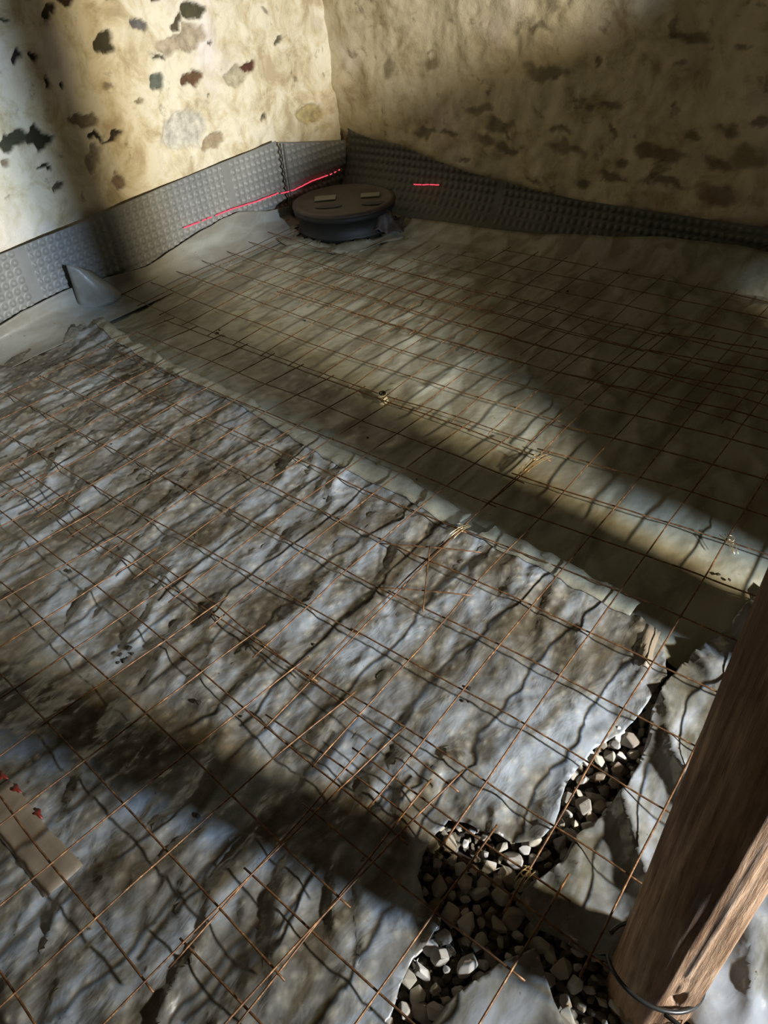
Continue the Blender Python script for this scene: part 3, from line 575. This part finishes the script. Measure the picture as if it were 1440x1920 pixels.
# torn rim of sheet round the chamber
V = []; F = []; n = 120
for q in range(5):
    for k in range(n):
        a = k*math.tau/n; j_ = .10*math.sin(23*a)+.07*math.sin(41*a+1); rr = 1.78+q*.17+(j_ if q == 0 else 0)+(.12*math.sin(5*a) if q == 4 else 0)
        z = -.17+.10*(1-q/4)**2+.05*math.sin(7*a+q); V.append(((mc[0]+rr*math.cos(a))*S, (mc[1]+rr*math.sin(a))*S, z*S))
for q in range(4):
    for k in range(n): F.append((q*n+k, (q+1)*n+k, (q+1)*n+(k+1) % n, q*n+(k+1) % n))
o = solid(mesh_obj('torn_sheet_collar', V, F, M_FAR), .0008); tag(o, 'ragged ring of plastic cut around the round chamber', 'plastic collar')
def scrap(name, u, v, z, sx, sy, h, seed, matl, label, rot=0):
    c = fl(u, v, z); n = 16; V = []
    for j in range(n):
        for i in range(n):
            s, t = i/(n-1)-.5, j/(n-1)-.5; e = 1+.4*(float(vnoise(np.array(s*5.), np.array(t*5.), seed))-.5)
            x, y = s*sx*e, t*sy*e; x, y = x*math.cos(rot)-y*math.sin(rot), x*math.sin(rot)+y*math.cos(rot)
            zz = h*float(fbm(np.array(s*4.), np.array(t*4.), seed+3, 3))*(1-max(abs(s), abs(t))*1.2)
            V.append(((c[0]+x)*S, (c[1]+y)*S, (c[2]+zz)*S))
    o = solid(mesh_obj(name, V, grid_faces(n, n), matl), .0008); tag(o, label, 'plastic scrap'); return o
scrap('plastic_scrap', 512, 410, -.15, 1.0, .4, .5, 5, M_TAPE, 'pale crumpled plastic scrap left of the round chamber', .3)
scrap('plastic_scrap', 626, 442, -.15, .5, .4, .5, 8, M_TAPE, 'pale torn plastic bit in front of the round chamber', .6)
scrap('cloth_scrap', 716, 436, -.2, 1.5, 1.3, 1.5, 12, M_LID, 'dark brown crumpled rag leaning on the right of the round chamber', .6)

# ------------------------------------------------------------------ timber post
m, nt, b = mat('weathered_wood'); M_WOOD = m
v = coords(nt, (1, 1, .06)); v2 = coords(nt, (1, 1, .25))
c = ramp(nt, noise(nt, v, 75, 8, .65, .3), [(.32, (.16, .085, .04)), (.5, (.38, .235, .135)), (.68, (.58, .41, .28))])
c = mix(nt, ramp(nt, noise(nt, v2, 12, 5), [(.48, (0, 0, 0)), (.6, (.8, .8, .8))]), c, (.15, .07, .028))
c = mix(nt, ramp(nt, noise(nt, v, 160, 3), [(.0, (0, 0, 0)), (.62, (0, 0, 0)), (.7, (.6, .6, .6))]), c, (.06, .03, .015))
L(nt, c, b.inputs['Base Color']); b.inputs['Roughness'].default_value = .75
bump(nt, b, noise(nt, v, 95, 7, .7), .9, .006)
PX, PY = 11.56, -4.90
def post(name, cx, cy, r0, h, label, seed, knot=None, res=(120, 260)):
    na, nz = res; V = []
    A, Zz = np.meshgrid(np.arange(na)*math.tau/na, np.linspace(-.6, h, nz))
    cxn = np.cos(A); cyn = np.sin(A)
    rr = r0*(1+.13*(fbm(cxn*1.3+5, cyn*1.3+Zz*.10, seed, 3)-.5)*2+.10*(fbm(cxn*3+9, cyn*3+Zz*.35, seed+3, 3)-.5)+.05*(fbm(cxn*9, cyn*9+Zz*.25, seed+8, 2)-.5))
    if knot:
        for (ka, kz, ks, kd) in knot:
            da = (A-ka+math.pi) % math.tau-math.pi; d2 = (da*r0/ks)**2+((Zz-kz)/(ks*2.2))**2; rr = rr-kd*np.exp(-d2*1.5)
    ox = cx+.02*np.sin(Zz*.5+seed)+(.045*Zz if knot else 0); oy = cy+.04*np.cos(Zz*.4)
    V = np.stack([(ox+rr*cxn)*S, (oy+rr*cyn)*S, Zz*S], -1).reshape(-1, 3)
    F = [(j*na+i, j*na+(i+1) % na, (j+1)*na+(i+1) % na, (j+1)*na+i) for j in range(nz-1) for i in range(na)]
    F.append(tuple(range(na))[::-1]); F.append(tuple((nz-1)*na+i for i in range(na)))
    root = empty(name, (cx*S, cy*S, 0)); tag(root, label, 'post'); mesh_obj('log', V, F, M_WOOD, root); return root
pr = post('timber_post', PX, PY, .42, 16, 'rough brown round timber post in the right foreground with cable tied round its foot', 2, knot=[(math.radians(-52), .62, .075, .09), (math.radians(-57), 1.15, .03, .04)])
post('timber_post', 13.6, -.05, .58, 16, 'unseen timber post added outside the right edge of the picture to cast the long floor shadow', 6, res=(64, 120))  # unseen post, placed and sized to cast the long floor shadow
# black cable round the post foot
m, nt, b = mat('black_cable'); b.inputs['Base Color'].default_value = (.02, .02, .018, 1); b.inputs['Roughness'].default_value = .35
V = []; F = []; P = []
for t in np.linspace(math.radians(212), math.radians(212+325), 50): P.append(((PX+.475*math.cos(t))*S, (PY+.475*math.sin(t))*S, (.34-.24*math.sin(t))*S))
P2 = [(12.1, -5.3, .42), (12.5, -5.1, .25), (12.9, -4.9, .1), (13.4, -4.4, .05), (14.2, -4.2, .0)]
tube(V, F, P, .0035, 8); V2 = []; 
a0 = Vector(((PX+.50*math.cos(math.radians(300)))*S, (PY+.50*math.sin(math.radians(300)))*S, .54*S))
tube(V, F, [tuple(a0)]+[tuple(Vector(p)*S) for p in P2], .0035, 8)
e0 = Vector(P[0]); tube(V, F, [tuple(e0), tuple(e0+Vector((-.008, -.005, -.001))), tuple(e0+Vector((-.013, -.007, -.006)))], .0022, 6)
tag(mesh_obj('cable', V, F, m), 'thin black cable looped around the foot of the timber post', 'cable')

# added unseen board, its outline cut to cast the far right shade
m, nt, b = mat('plywood'); c = ramp(nt, noise(nt, coords(nt, (1, 1, .2)), 20, 5), [(.3, (.25, .17, .09)), (.7, (.4, .29, .17))]); L(nt, c, b.inputs['Base Color'])
poly = [(.95, -.5), (.62, 1.0), (.60, 2.75), (.40, 3.15), (.22, 3.55), (.62, 3.85), (.92, 4.1), (1.1, 4.6), (2.6, 5.1), (1.25, 5.22), (1.15, 5.75), (1.6, 6.0), (1.75, 6.25), (2.84, 6.3), (2.88, 6.55), (4.40, 6.95), (4.5, 14), (20, 14), (20, -.5), (6.4, -.5), (6.3, 3.5), (6.1, 3.75), (5.0, 3.7), (5.0, -.5)]
bx = 16.0
V = [(bx*S, y*S, z*S) for y, z in poly]+[((bx+.15)*S, y*S, z*S) for y, z in poly]; n = len(poly)
F = [tuple(range(n)), tuple(range(2*n-1, n-1, -1))]+[(k, n+k, n+(k+1) % n, (k+1) % n) for k in range(n)]
tag(mesh_obj('shadow_board', V, F, m, smooth=False), 'added unseen board outside the picture to the right, cut to shade the far corner', 'board')
